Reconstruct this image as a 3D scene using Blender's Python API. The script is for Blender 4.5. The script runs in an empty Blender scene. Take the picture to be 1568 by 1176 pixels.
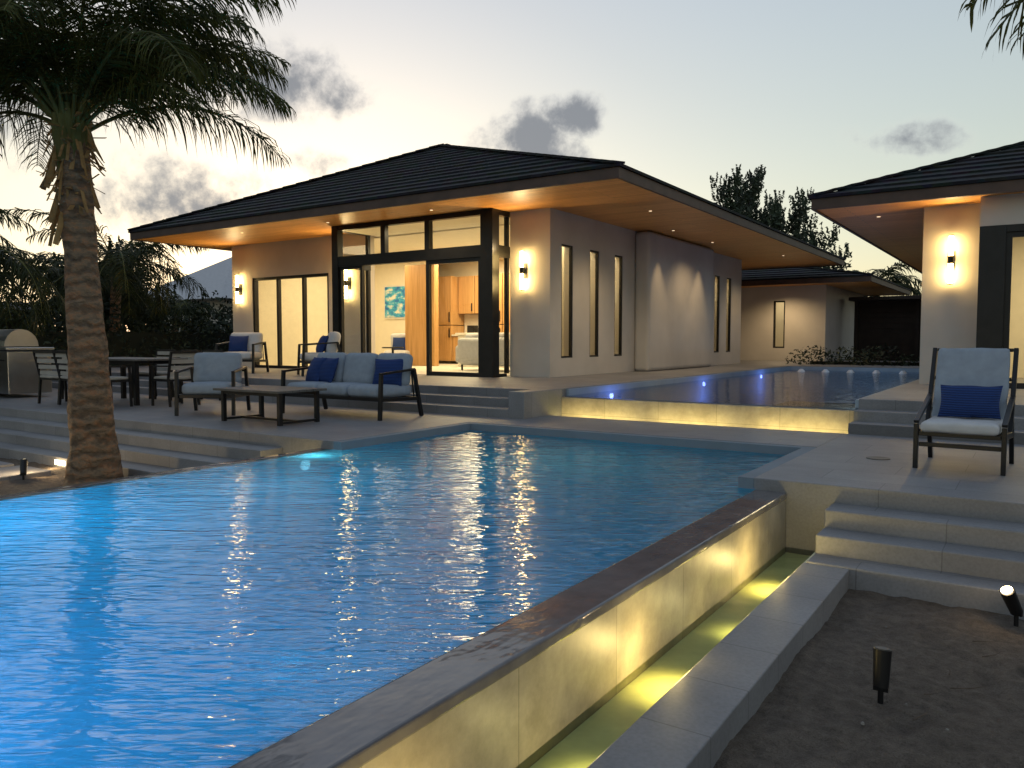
import bpy, bmesh, math, random
from mathutils import Vector, Matrix, Euler, noise as mnoise
R=math.radians
scene=bpy.context.scene
scene.view_settings.view_transform='Standard'
scene.view_settings.look='None'
scene.view_settings.exposure=0

# ------------------------------------------------------------------ materials
def newmat(name):
    m=bpy.data.materials.new(name); m.use_nodes=True
    nt=m.node_tree
    return m,nt,nt.nodes['Principled BSDF'],nt.nodes['Material Output']
def N(nt,t,**kw):
    n=nt.nodes.new(t)
    for k,v in kw.items(): setattr(n,k,v)
    return n
def pos(nt,scale=(1,1,1),rot=(0,0,0)):
    g=N(nt,'ShaderNodeNewGeometry'); mp=N(nt,'ShaderNodeMapping')
    mp.inputs['Scale'].default_value=scale; mp.inputs['Rotation'].default_value=rot
    nt.links.new(g.outputs['Position'],mp.inputs['Vector']); return mp.outputs['Vector']
def ramp(nt,src,stops):
    r=N(nt,'ShaderNodeValToRGB'); e=r.color_ramp.elements
    while len(e)<len(stops): e.new(0.5)
    for el,(p,c) in zip(e,stops):
        el.position=p; el.color=(c[0],c[1],c[2],1)
    nt.links.new(src,r.inputs['Fac']); return r.outputs['Color']
def mixc(nt,fac,a,b,mode='MIX'):
    m=N(nt,'ShaderNodeMix',data_type='RGBA',blend_type=mode)
    if isinstance(fac,(int,float)): m.inputs[0].default_value=fac
    else: nt.links.new(fac,m.inputs[0])
    for i,s in ((6,a),(7,b)):
        if isinstance(s,tuple): m.inputs[i].default_value=(s[0],s[1],s[2],1)
        else: nt.links.new(s,m.inputs[i])
    return m.outputs[2]
def bump(nt,h,strength,dist,prev=None):
    b=N(nt,'ShaderNodeBump'); b.inputs['Strength'].default_value=strength; b.inputs['Distance'].default_value=dist
    nt.links.new(h,b.inputs['Height'])
    if prev: nt.links.new(prev,b.inputs['Normal'])
    return b.outputs['Normal']
def noise(nt,vec,scale,detail=4,rough=.55,dist=0):
    n=N(nt,'ShaderNodeTexNoise'); n.inputs['Scale'].default_value=scale; n.inputs['Detail'].default_value=detail
    n.inputs['Roughness'].default_value=rough; n.inputs['Distortion'].default_value=dist
    nt.links.new(vec,n.inputs['Vector']); return n.outputs['Fac']
def simple(name,c,rough=.6,metal=0,var=.15,nscale=6,bmp=.0,bscale=80,bdist=.003):
    m,nt,p,o=newmat(name)
    v=pos(nt)
    f=noise(nt,v,nscale,3)
    lo=tuple(x*(1-var) for x in c); hi=tuple(min(1,x*(1+var)) for x in c)
    nt.links.new(ramp(nt,f,[(.3,lo),(.7,hi)]),p.inputs['Base Color'])
    p.inputs['Roughness'].default_value=rough; p.inputs['Metallic'].default_value=metal
    if bmp: nt.links.new(bump(nt,noise(nt,v,bscale,2),bmp,bdist),p.inputs['Normal'])
    return m
def emis(name,c,s,sample=False):
    m,nt,p,o=newmat(name)
    p.inputs['Base Color'].default_value=(*c,1)
    p.inputs['Emission Color'].default_value=(*c,1); p.inputs['Emission Strength'].default_value=s
    if not sample: m.cycles.emission_sampling='NONE'
    return m
M={}
M['stucco']=simple('stucco',(.56,.515,.465),.85,var=.08,nscale=1.1,bmp=.35,bscale=120,bdist=.002)
M['white_int']=simple('interior_plaster',(.76,.69,.54),.8,var=.03)
M['black']=simple('black_metal',(.012,.012,.014),.38,metal=.3,var=.2)
M['fascia']=simple('fascia_wood',(.075,.042,.03),.6,var=.25,nscale=3)
M['cushion']=simple('cushion_fabric',(.27,.315,.385),.9,var=.08,nscale=12,bmp=.4,bscale=400,bdist=.002)
M['cushion_w']=simple('cushion_light_fabric',(.52,.52,.535),.9,var=.06,nscale=12,bmp=.4,bscale=400,bdist=.002)
M['steel']=simple('stainless_steel',(.5,.5,.5),.28,metal=1,var=.1,nscale=4)
M['graytable']=simple('table_slats',(.1,.095,.09),.5,var=.3,nscale=5)
M['sling']=simple('sling_fabric',(.36,.34,.31),.8,var=.1)
M['leaf_far']=simple('leaf_far',(.025,.038,.016),.7,var=.7,nscale=1.1)
M['hedge']=simple('hedge_leaf',(.018,.030,.012),.7,var=.7,nscale=2.2)
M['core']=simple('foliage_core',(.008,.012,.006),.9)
M['dry']=simple('dry_frond',(.30,.17,.06),.8,var=.4,nscale=9)
M['nroof']=simple('pale_roof',(.42,.42,.45),.7,var=.06)
M['fence']=simple('dark_fence',(.03,.02,.015),.8,var=.3,nscale=3)
M['twig']=simple('twig_bark',(.10,.07,.05),.9,var=.4,nscale=30)
M['pebble']=simple('pebble_stone',(.22,.20,.175),.8,var=.3,nscale=30)
M['counter']=simple('counter_stone',(.7,.66,.58),.35,var=.06)
M['sconce']=emis('sconce_glow',(1,.68,.24),54,True)
M['lamp']=emis('lamp_glow',(1,.82,.5),6)
M['dimlamp']=emis('dim_lens',(1,.8,.5),1.4)
M['foam']=simple('bubbling_water',(.7,.75,.8),.4)
M['blue_lamp']=emis('pool_lamp_glow',(.55,.9,1),10)
M['violet_lamp']=emis('violet_lamp_glow',(.3,.35,1),10)

def mk_pillow():
    m,nt,p,o=newmat('blue_pillow')
    v=pos(nt,(1,1,1))
    w=N(nt,'ShaderNodeTexWave',wave_type='BANDS',bands_direction='Z'); w.inputs['Scale'].default_value=16; w.inputs['Distortion'].default_value=.6
    nt.links.new(v,w.inputs['Vector'])
    nt.links.new(ramp(nt,w.outputs['Fac'],[(.2,(.004,.020,.10)),(.8,(.008,.042,.19))]),p.inputs['Base Color'])
    p.inputs['Roughness'].default_value=.85
    nt.links.new(bump(nt,w.outputs['Fac'],.8,.006),p.inputs['Normal']); return m
M['pillow']=mk_pillow()

def mk_leaf(name,a,b):
    m,nt,p,o=newmat(name)
    f=noise(nt,pos(nt),3,2)
    c=ramp(nt,f,[(.3,a),(.7,b)])
    nt.links.new(c,p.inputs['Base Color']); p.inputs['Roughness'].default_value=.5; p.inputs['Specular IOR Level'].default_value=.2
    t=N(nt,'ShaderNodeBsdfTranslucent'); nt.links.new(c,t.inputs['Color'])
    mx=N(nt,'ShaderNodeMixShader'); mx.inputs[0].default_value=.3
    nt.links.new(p.outputs[0],mx.inputs[1]); nt.links.new(t.outputs[0],mx.inputs[2]); nt.links.new(mx.outputs[0],o.inputs['Surface'])
    return m
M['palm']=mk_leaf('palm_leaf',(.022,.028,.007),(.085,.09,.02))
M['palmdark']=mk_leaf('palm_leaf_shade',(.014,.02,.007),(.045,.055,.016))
M['palmstem']=mk_leaf('palm_stem',(.10,.10,.03),(.2,.2,.07))

def mk_deck(name,base,w=.9,h=.45):
    m,nt,p,o=newmat(name)
    v=pos(nt)
    b=N(nt,'ShaderNodeTexBrick',offset=.5); b.inputs['Scale'].default_value=1
    b.inputs['Brick Width'].default_value=w; b.inputs['Row Height'].default_value=h
    b.inputs['Mortar Size'].default_value=.004; b.inputs['Mortar Smooth'].default_value=.3
    b.inputs['Color1'].default_value=(*[x*.93 for x in base],1); b.inputs['Color2'].default_value=(*[x*1.06 for x in base],1)
    b.inputs['Mortar'].default_value=(*[x*.6 for x in base],1)
    nt.links.new(v,b.inputs['Vector'])
    n1=noise(nt,v,1.6,5,.65)
    n2=noise(nt,pos(nt,(1,1,1)),55,3)
    c=mixc(nt,.8,b.outputs['Color'],ramp(nt,n1,[(.3,(.62,.62,.63)),(.7,(1,1,1))]),'MULTIPLY')
    c=mixc(nt,.35,c,ramp(nt,n2,[(.35,(.6,.6,.6)),(.6,(1,1,1))]),'MULTIPLY')
    nt.links.new(c,p.inputs['Base Color']); p.inputs['Roughness'].default_value=.5
    nt.links.new(bump(nt,n2,.12,.003),p.inputs['Normal'])
    return m
M['deck']=mk_deck('travertine_paving',(.248,.247,.262))
def mk_stone_wall():
    m,nt,p,o=newmat('pool_wall_stone')
    v=pos(nt,(1,1,1),(0,0,0))
    sx=N(nt,'ShaderNodeSeparateXYZ'); nt.links.new(v,sx.inputs[0])
    mt=N(nt,'ShaderNodeMath',operation='ADD'); nt.links.new(sx.outputs[0],mt.inputs[0]); nt.links.new(sx.outputs[1],mt.inputs[1])
    cb=N(nt,'ShaderNodeCombineXYZ'); nt.links.new(mt.outputs[0],cb.inputs[0]); nt.links.new(sx.outputs[2],cb.inputs[1])
    b=N(nt,'ShaderNodeTexBrick',offset=0); b.inputs['Scale'].default_value=1; b.inputs['Brick Width'].default_value=.8; b.inputs['Row Height'].default_value=2.0
    b.inputs['Mortar Size'].default_value=.003
    b.inputs['Color1'].default_value=(.35,.31,.255,1); b.inputs['Color2'].default_value=(.42,.375,.305,1); b.inputs['Mortar'].default_value=(.2,.18,.14,1)
    nt.links.new(cb.outputs[0],b.inputs['Vector'])
    n1=noise(nt,v,5,6,.7)
    nt.links.new(mixc(nt,.9,b.outputs['Color'],ramp(nt,n1,[(.3,(.5,.5,.5)),(.7,(1,1,1))]),'MULTIPLY'),p.inputs['Base Color'])
    p.inputs['Roughness'].default_value=.45
    nt.links.new(bump(nt,n1,.25,.008),p.inputs['Normal'])
    return m
M['poolwall']=mk_stone_wall()
def mk_wet():
    m,nt,p,o=newmat('wet_coping')
    v=pos(nt); n1=noise(nt,v,5,5,.6)
    nt.links.new(ramp(nt,n1,[(.3,(.11,.10,.105)),(.7,(.17,.16,.165))]),p.inputs['Base Color']); p.inputs['Roughness'].default_value=.1
    nt.links.new(bump(nt,noise(nt,pos(nt,(1,.5,1)),6,3),.35,.02),p.inputs['Normal']); return m
M['wetstone']=mk_wet()
M['basin']=simple('pool_plaster',(.30,.52,.62),.7,var=.1,nscale=2)
M['basin2']=simple('pool_plaster_grey',(.16,.2,.24),.7,var=.1,nscale=2)
M['basin3']=simple('upper_pool_plaster',(.30,.36,.42),.7,var=.1,nscale=2)
M['troughfloor']=simple('trough_tile',(.60,.60,.42),.6,var=.14,nscale=5)

def mk_wood(name,a,b,roww=.11):
    m,nt,p,o=newmat(name)
    v=pos(nt)
    br=N(nt,'ShaderNodeTexBrick',offset=.37,offset_frequency=2); br.inputs['Scale'].default_value=1
    br.inputs['Brick Width'].default_value=2.6; br.inputs['Row Height'].default_value=roww; br.inputs['Mortar Size'].default_value=.004
    br.inputs['Color1'].default_value=(*a,1); br.inputs['Color2'].default_value=(*b,1); br.inputs['Mortar'].default_value=(a[0]*.3,a[1]*.3,a[2]*.3,1)
    nt.links.new(v,br.inputs['Vector'])
    g=noise(nt,pos(nt,(1.2,28,28)),1,4,.6,.4)
    nt.links.new(mixc(nt,.75,br.outputs['Color'],ramp(nt,g,[(.3,(.66,.58,.5)),(.65,(1,1,1))]),'MULTIPLY'),p.inputs['Base Color'])
    p.inputs['Roughness'].default_value=.45
    return m
M['soffit']=mk_wood('soffit_wood',(.80,.36,.08),(.92,.46,.125))
def mk_cab():
    m,nt,p,o=newmat('cabinet_wood')
    g=noise(nt,pos(nt,(25,25,1.2)),1,4,.6,.4)
    nt.links.new(ramp(nt,g,[(.3,(.40,.21,.07)),(.7,(.58,.33,.13))]),p.inputs['Base Color']); p.inputs['Roughness'].default_value=.4
    return m
M['cab']=mk_cab()
def mk_roof():
    m,nt,p,o=newmat('roof_shingles')
    v=pos(nt)
    f=noise(nt,v,7,4); w=N(nt,'ShaderNodeTexVoronoi'); w.inputs['Scale'].default_value=4; nt.links.new(v,w.inputs['Vector'])
    c=mixc(nt,.6,ramp(nt,f,[(.3,(.010,.011,.014)),(.7,(.024,.026,.03))]),w.outputs['Color'],'MULTIPLY')
    nt.links.new(c,p.inputs['Base Color']); p.inputs['Roughness'].default_value=.8; p.inputs['Specular IOR Level'].default_value=.25
    nt.links.new(bump(nt,f,.5,.02),p.inputs['Normal']); return m
M['roof']=mk_roof()
def mk_sand():
    m,nt,p,o=newmat('sand')
    v=pos(nt)
    g=noise(nt,v,.9,4,.6); f=noise(nt,v,140,3,.7); f2=noise(nt,v,14,5,.7)
    c=mixc(nt,1,ramp(nt,f2,[(.3,(.13,.10,.078)),(.75,(.31,.25,.20))]),ramp(nt,f,[(.3,(.5,.5,.5)),(.7,(1.0,1.0,1.0))]),'MULTIPLY')
    c=mixc(nt,.5,c,ramp(nt,g,[(.35,(.6,.58,.55)),(.65,(1,1,1))]),'MULTIPLY')
    nt.links.new(c,p.inputs['Base Color']); p.inputs['Roughness'].default_value=.95
    nt.links.new(bump(nt,f,.8,.016,bump(nt,f2,.9,.06)),p.inputs['Normal']); return m
M['sand']=mk_sand()
def mk_ground():
    m,nt,p,o=newmat('ground')
    v=pos(nt)
    f=noise(nt,v,2,5,.7)
    nt.links.new(ramp(nt,f,[(.3,(.05,.045,.03)),(.7,(.12,.10,.075))]),p.inputs['Base Color']); p.inputs['Roughness'].default_value=.95
    return m
M['ground']=mk_ground()
def mk_trunk():
    m,nt,p,o=newmat('palm_trunk')
    w=N(nt,'ShaderNodeTexWave',wave_type='BANDS',bands_direction='Z'); w.inputs['Scale'].default_value=2.3; w.inputs['Distortion'].default_value=6; w.inputs['Detail'].default_value=5; w.inputs['Detail Scale'].default_value=2.6
    nt.links.new(pos(nt),w.inputs['Vector'])
    f=noise(nt,pos(nt,(1,1,2.2)),8,6,.72)
    c=mixc(nt,.6,ramp(nt,f,[(.3,(.12,.085,.06)),(.5,(.27,.18,.11)),(.62,(.40,.19,.09)),(.75,(.26,.22,.17))]),ramp(nt,w.outputs['Fac'],[(.1,(.34,.30,.28)),(.5,(1,1,1))]),'MULTIPLY')
    nt.links.new(c,p.inputs['Base Color']); p.inputs['Roughness'].default_value=.9
    nt.links.new(bump(nt,w.outputs['Fac'],.7,.035,bump(nt,f,.9,.05)),p.inputs['Normal']); return m
M['trunk']=mk_trunk()
def mk_glass():
    m,nt,p,o=newmat('window_glass')
    nt.nodes.remove(p)
    t=N(nt,'ShaderNodeBsdfTransparent'); t.inputs['Color'].default_value=(.93,.95,.93,1)
    g=N(nt,'ShaderNodeBsdfGlossy'); g.inputs['Roughness'].default_value=.0
    fr=N(nt,'ShaderNodeFresnel'); fr.inputs['IOR'].default_value=1.5
    mx=N(nt,'ShaderNodeMixShader'); nt.links.new(fr.outputs[0],mx.inputs[0]); nt.links.new(t.outputs[0],mx.inputs[1]); nt.links.new(g.outputs[0],mx.inputs[2])
    nt.links.new(mx.outputs[0],o.inputs['Surface']); return m
M['glass']=mk_glass()
def mk_water(name,tint,s=1.0,murk=0,mcol=(.1,.5,.9),ior=1.45):
    m,nt,p,o=newmat(name)
    nt.nodes.remove(p)
    v=pos(nt,(1,1,1),(0,0,R(-33)))
    mp=N(nt,'ShaderNodeMapping'); mp.inputs['Scale'].default_value=(.34,1.3,1); nt.links.new(v,mp.inputs['Vector'])
    n1=noise(nt,mp.outputs[0],19,1.5,.5,.3); n2=noise(nt,mp.outputs[0],3.6,1,.5,.2)
    nm=bump(nt,n1,1.0,.010*s,bump(nt,n2,1.0,.013*s))
    t=N(nt,'ShaderNodeBsdfTransparent'); t.inputs['Color'].default_value=(*tint,1)
    low=t.outputs[0]
    if murk:
        tr=N(nt,'ShaderNodeBsdfTranslucent'); tr.inputs['Color'].default_value=(*mcol,1)
        m2=N(nt,'ShaderNodeMixShader'); m2.inputs[0].default_value=murk
        nt.links.new(low,m2.inputs[1]); nt.links.new(tr.outputs[0],m2.inputs[2]); low=m2.outputs[0]
    g=N(nt,'ShaderNodeBsdfGlossy'); g.inputs['Roughness'].default_value=.03; nt.links.new(nm,g.inputs['Normal'])
    fr=N(nt,'ShaderNodeFresnel'); fr.inputs['IOR'].default_value=ior; nt.links.new(nm,fr.inputs['Normal'])
    mx=N(nt,'ShaderNodeMixShader'); nt.links.new(fr.outputs[0],mx.inputs[0]); nt.links.new(low,mx.inputs[1]); nt.links.new(g.outputs[0],mx.inputs[2])
    nt.links.new(mx.outputs[0],o.inputs['Surface']); return m
M['water']=mk_water('pool_water',(.4,.8,.95),1.0,.93,(.14,.68,.82),1.66)
M['water2']=mk_water('upper_pool_water',(.6,.75,.9),.6)
M['water3']=mk_water('trough_water',(.92,.97,.72),.35,ior=1.25)
def mk_art():
    m,nt,p,o=newmat('seascape_art')
    f=noise(nt,pos(nt,(3,3,5)),1.6,4)
    nt.links.new(ramp(nt,f,[(.35,(.01,.12,.42)),(.5,(.05,.40,.6)),(.62,(.7,.7,.6))]),p.inputs['Base Color']); return m
M['art']=mk_art()

# ------------------------------------------------------------------ geometry helpers
def root(name,loc=(0,0,0),rz=0,rx=0,ry=0):
    e=bpy.data.objects.new(name,None); e.empty_display_size=.3
    e.location=loc; e.rotation_euler=(rx,ry,rz); scene.collection.objects.link(e); return e
class G:
    def __init__(s): s.v=[];s.f=[];s.s=[]
    def add(s,vs,fs,smooth=False):
        o=len(s.v); s.v+= [tuple(a) for a in vs]
        for f in fs: s.f.append(tuple(i+o for i in f)); s.s.append(smooth)
        return s
    def box(s,x0,x1,y0,y1,z0,z1):
        return s.add([(x0,y0,z0),(x1,y0,z0),(x1,y1,z0),(x0,y1,z0),(x0,y0,z1),(x1,y0,z1),(x1,y1,z1),(x0,y1,z1)],
            [(0,3,2,1),(4,5,6,7),(0,1,5,4),(1,2,6,5),(2,3,7,6),(3,0,4,7)])
    def bar(s,p0,p1,w,h,up=(0,0,1)):
        p0=Vector(p0);p1=Vector(p1);d=(p1-p0).normalized();up=Vector(up)
        if abs(d.dot(up))>.95: up=Vector((1,0,0))
        x=d.cross(up).normalized()*w/2; y=x.cross(d).normalized()*h/2
        vs=[p0-x-y,p0+x-y,p0+x+y,p0-x+y,p1-x-y,p1+x-y,p1+x+y,p1-x+y]
        return s.add(vs,[(0,3,2,1),(4,5,6,7),(0,1,5,4),(1,2,6,5),(2,3,7,6),(3,0,4,7)])
    def cyl(s,p0,p1,r0,r1=None,n=16):
        r1=r0 if r1 is None else r1
        p0=Vector(p0);p1=Vector(p1);d=(p1-p0).normalized();up=Vector((0,0,1))
        if abs(d.dot(up))>.95: up=Vector((1,0,0))
        x=d.cross(up).normalized(); y=x.cross(d).normalized()
        vs=[]
        for p,r in((p0,r0),(p1,r1)):
            for i in range(n):
                a=2*math.pi*i/n; vs.append(p+x*r*math.cos(a)+y*r*math.sin(a))
        s.add(vs,[(i,(i+1)%n,n+(i+1)%n,n+i) for i in range(n)],True)
        return s.add(vs,[tuple(reversed(range(n))),tuple(range(n,2*n))])
    def cushion(s,c,size,k=7,rot=(0,0,0),pinch=False,bulge=.0):
        bm=bmesh.new(); bmesh.ops.create_cube(bm,size=2); bmesh.ops.subdivide_edges(bm,edges=bm.edges[:],cuts=11,use_grid_fill=True)
        M3=Euler(rot).to_matrix(); vs=[]
        for v in bm.verts:
            p=v.co
            p=Vector([math.sin(a*math.pi/2)*.35+a*.65 if abs(a)<1 else a for a in p])
            if pinch:
                q=Vector((p.x,p.y,p.z))
                t=((1-abs(p.x)**2.6)*(1-abs(p.z)**2.6))
                q.y=p.y*max(t,0)**.6
                q.x*=1-.06*(1-abs(p.z)**2)*abs(p.x)**6
                q.z*=1-.06*(1-abs(p.x)**2)*abs(p.z)**6
            else:
                d=[size[0],size[1],size[2]]; thin=d.index(min(d)); rr=min(d)*.42
                q=Vector((0,0,0))
                for i in range(3):
                    h=d[i]/2; q[i]=p[i]*h
                inner=Vector([max(-(d[i]/2-rr),min(d[i]/2-rr,q[i])) for i in range(3)])
                dd=q-inner
                if dd.length>1e-6: q=inner+dd.normalized()*min(rr,dd.length)
                q=Vector([q[i]/(d[i]/2) for i in range(3)])
                if bulge:
                    f=[1-min(1,abs(p[i]))**2 for i in range(3)]
                    o=[i for i in range(3) if i!=thin]
                    q[thin]*=1+2.2*bulge*f[o[0]]*f[o[1]]
            q=Vector((q.x*size[0]/2,q.y*size[1]/2,q.z*size[2]/2))
            q+=mnoise.noise_vector((Vector(c)+q)*7)*.008
            vs.append(M3@q+Vector(c))
        bm.verts.index_update()
        fs=[tuple(v.index for v in f.verts) for f in bm.faces]; bm.free()
        return s.add(vs,fs,True)
    def make(s,name,mat,parent=None,bevel=0,seg=2):
        me=bpy.data.meshes.new(name); me.from_pydata(s.v,[],s.f); 
        me.polygons.foreach_set('use_smooth',s.s); me.materials.append(M[mat] if isinstance(mat,str) else mat); me.update()
        o=bpy.data.objects.new(name,me); scene.collection.objects.link(o)
        if parent: o.parent=parent
        if bevel:
            b=o.modifiers.new('bevel','BEVEL'); b.width=bevel; b.segments=seg; b.limit_method='ANGLE'; b.angle_limit=R(40)
        return o
def light(kind,name,loc,power,col,parent,size=.05,rot=(0,0,0),spot=None,blend=.5,sy=None):
    l=bpy.data.lights.new(name,kind); l.energy=power; l.color=col
    if kind=='AREA':
        l.size=size
        if sy: l.shape='RECTANGLE'; l.size_y=sy
    else: l.shadow_soft_size=size
    if spot: l.spot_size=R(spot); l.spot_blend=blend
    o=bpy.data.objects.new(name,l); o.location=loc; o.rotation_euler=rot; o.parent=parent; scene.collection.objects.link(o); return o
WARM=(1,.72,.38)

# ------------------------------------------------------------------ camera
cam=bpy.data.cameras.new('camera'); cam.lens=27.55; cam.sensor_width=36; cam.clip_end=2000; cam.clip_start=.05
co=bpy.data.objects.new('camera',cam); co.location=(0,0,1.05); co.rotation_euler=(R(90-3.15),0,R(33.8)); scene.collection.objects.link(co); scene.camera=co

# ------------------------------------------------------------------ world
w=bpy.data.worlds.new('World'); scene.world=w; w.use_nodes=True; nt=w.node_tree
bg=nt.nodes['Background']
SUN_AZ=-48
sky=N(nt,'ShaderNodeTexSky',sky_type='NISHITA'); sky.sun_disc=False; sky.sun_elevation=R(1.5); sky.sun_rotation=R(SUN_AZ)
sky.air_density=1.0; sky.dust_density=1.2; sky.ozone_density=1.5
hs=N(nt,'ShaderNodeHueSaturation'); hs.inputs['Saturation'].default_value=.75; nt.links.new(sky.outputs[0],hs.inputs['Color'])
tc=N(nt,'ShaderNodeTexCoord')
def vm(op,a,b=None):
    n=N(nt,'ShaderNodeVectorMath',operation=op)
    nt.links.new(a,n.inputs[0])
    if b is not None:
        if isinstance(b,tuple): n.inputs[1].default_value=b
        else: nt.links.new(b,n.inputs[1])
    return n
def mth(op,a,b,clamp=False):
    n=N(nt,'ShaderNodeMath',operation=op); n.use_clamp=clamp
    for i,x in enumerate((a,b)):
        if isinstance(x,(int,float)): n.inputs[i].default_value=x
        else: nt.links.new(x,n.inputs[i])
    return n.outputs[0]
D=tc.outputs['Generated']
cw=N(nt,'ShaderNodeTexNoise'); cw.inputs['Scale'].default_value=7; cw.inputs['Detail'].default_value=3; nt.links.new(D,cw.inputs['Vector'])
Dw=vm('ADD',D,vm('MULTIPLY',vm('SUBTRACT',cw.outputs['Color'],(.5,.5,.5)).outputs[0],(.13,.13,.07)).outputs[0]).outputs[0]
total=None
for az,el,r,amp,flat in [(-17.0,17.3,.15,.95,2.3),(-11.5,16.6,.08,.75,2.2),(2.0,13.6,.10,1.25,1.3),(5.0,16.0,.07,1.1,1.8),(-22.5,9.5,.17,1.0,2.6),(26.6,13.0,.10,.7,3.0),(-14.2,11.9,.08,.8,2.4),(-34,13,.16,.9,2),(120,25,.4,1,2)]:
    A=R(az-33.8); E=R(el); c=(math.sin(A)*math.cos(E),math.cos(A)*math.cos(E),math.sin(E))
    d=vm('MULTIPLY',vm('SUBTRACT',Dw,c).outputs[0],(1,1,flat))
    ln=vm('LENGTH',d.outputs[0]).outputs['Value']
    mk=mth('MULTIPLY',mth('SUBTRACT',1.0,mth('DIVIDE',ln,r),True),amp)
    total=mk if total is None else mth('MAXIMUM',total,mk)
cn=noise(nt,D,22,7,.62,.1)
dens=mth('ADD',mth('MULTIPLY',total,1.3),mth('MULTIPLY',mth('SUBTRACT',cn,.55),2.2))
dens=mth('MULTIPLY',dens,mth('MULTIPLY',total,3,True))
cfac=N(nt,'ShaderNodeMapRange',interpolation_type='SMOOTHSTEP'); cfac.inputs[1].default_value=.0; cfac.inputs[2].default_value=1.1
nt.links.new(dens,cfac.inputs[0])
SKY=.42
scl=mixc(nt,1.0,hs.outputs[0],(SKY,SKY,SKY),'MULTIPLY')
gm=N(nt,'ShaderNodeGamma'); gm.inputs['Gamma'].default_value=.55; nt.links.new(scl,gm.inputs['Color'])
sz=N(nt,'ShaderNodeSeparateXYZ'); nt.links.new(D,sz.inputs[0])
tint=ramp(nt,sz.outputs[2],[(.0,(.98,.98,.80)),(.22,(.94,.98,.92)),(.5,(.90,.96,1.05))])
skyc=mixc(nt,1.0,gm.outputs[0],tint,'MULTIPLY')
ccol=ramp(nt,cfac.outputs[0],[(0,(.85,.83,.72)),(.3,(.50,.51,.53)),(1,(.23,.25,.285))])
fin=mixc(nt,mth('MULTIPLY',cfac.outputs[0],.92),skyc,ccol)
nt.links.new(fin,bg.inputs['Color']); bg.inputs['Strength'].default_value=1.0
sl=bpy.data.lights.new('sun','SUN'); sl.energy=.08; sl.angle=R(10); sl.color=(1,.8,.6)
so=bpy.data.objects.new('sun',sl); scene.collection.objects.link(so)
dv=Vector((math.sin(R(SUN_AZ)),math.cos(R(SUN_AZ)),math.tan(R(4)))); so.rotation_euler=dv.to_track_quat('Z','Y').to_euler()

# ------------------------------------------------------------------ ground
g=G()
S=600
xs=[-S,-6.31,-1.5,S]; ys=[-S,-4.2,8.2,S]
for i in range(3):
    for j in range(3):
        if i==1 and j==1: continue
        g.add([(xs[i],ys[j],-.62),(xs[i+1],ys[j],-.62),(xs[i+1],ys[j+1],-.62),(xs[i],ys[j+1],-.62)],[(0,1,2,3)])
g.make('ground','ground')
random.seed(31)
prints=[]
for k in range(60):
    x=random.uniform(-.6,3.2); y=random.uniform(1.2,4.9); a=random.uniform(-.8,.8); prints.append((x,y,math.cos(a),math.sin(a)))
def sandpatch(name,x0,x1,y0,y1,z,nx,ny,amp,pr=()):
    vs=[];fs=[]
    for j in range(ny+1):
        for i in range(nx+1):
            x=x0+(x1-x0)*i/nx;y=y0+(y1-y0)*j/ny
            h=mnoise.noise(Vector((x*1.6,y*1.6,0)))*amp+mnoise.noise(Vector((x*6,y*6,3)))*amp*.5+mnoise.noise(Vector((x*17,y*17,7)))*amp*.4
            for (px,py,c,s_) in pr:
                dx=x-px;dy=y-py
                if abs(dx)<.3 and abs(dy)<.3:
                    u=(dx*c+dy*s_)/.055; w_=(-dx*s_+dy*c)/.13; r2=u*u+w_*w_
                    if r2<4: h+=-.026*math.exp(-r2*1.3)+.009*math.exp(-(math.sqrt(r2)-1.35)**2*8)
            vs.append((x,y,z+h))
    for j in range(ny):
        for i in range(nx):
            a=j*(nx+1)+i; fs.append((a,a+1,a+nx+2,a+nx+1))
    G().add(vs,fs,True).make(name,'sand')
sandpatch('sand',-.95,5,0,5.25,-.515,300,270,.028,prints)
sandpatch('sand',-16,-6.88,-2,4.9,-.5,200,150,.025)
def litter(name,n,x0,x1,y0,y1,z,mat,stick):
    g=G()
    for _ in range(n):
        x=random.uniform(x0,x1);y=random.uniform(y0,y1);a=random.uniform(0,3.14)
        if stick:
            L=random.uniform(.04,.18); m=Vector((x,y,z+.012)); d=Vector((math.cos(a),math.sin(a),random.uniform(-.05,.12)))
            q=m+d*L*.5; g.cyl(m,q,.003,.0025,n=5); g.cyl(q,q+Vector((math.cos(a+.4),math.sin(a+.4),0))*L*.5,.0025,.001,n=5)
        else:
            r=random.uniform(.004,.010); g.cyl((x,y,z),(x+r*.2,y,z+r*.9),r,r*.6,n=7)
    g.make(name,mat)
litter('fallen_twigs',70,-.5,2.5,2.2,5.0,-.505,'twig',True)
litter('pebbles',70,-.7,2.6,1.8,5.0,-.508,'pebble',False)

# ------------------------------------------------------------------ terrace
tr=root('stone_terrace')
g=G()
g.box(-24,-6.1,5.75,8.8,-.7,0)
g.box(-6.1,-1.78,8.1,9.45,-.7,0)
g.box(-1.78,12,6.0,9.45,-.7,0)
g.box(-6.1,-5.95,9.45,9.8,-.7,0)
g.make('deck','deck',tr,bevel=.006)
g=G()
g.box(-24,-5.95,8.8,9.1,-.2,.12); g.box(-24,-5.95,9.1,9.4,-.2,.24)
g.box(-5.95,-5.7,8.8,9.8,-.2,.362)
g.box(-24,-5.7,9.8,30,-.2,.36); g.box(-24,-5.95,9.4,9.8,-.2,.36)
g.make('house_steps','deck',tr,bevel=.008)
g=G()
g.box(-1.75,12,9.45,9.75,-.2,.12); g.box(-1.75,12,9.75,10.05,-.2,.24); g.box(-1.75,12,10.05,30,-.2,.36)
g.box(-5.7,-1.75,22.4,30,-.2,.358)
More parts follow.
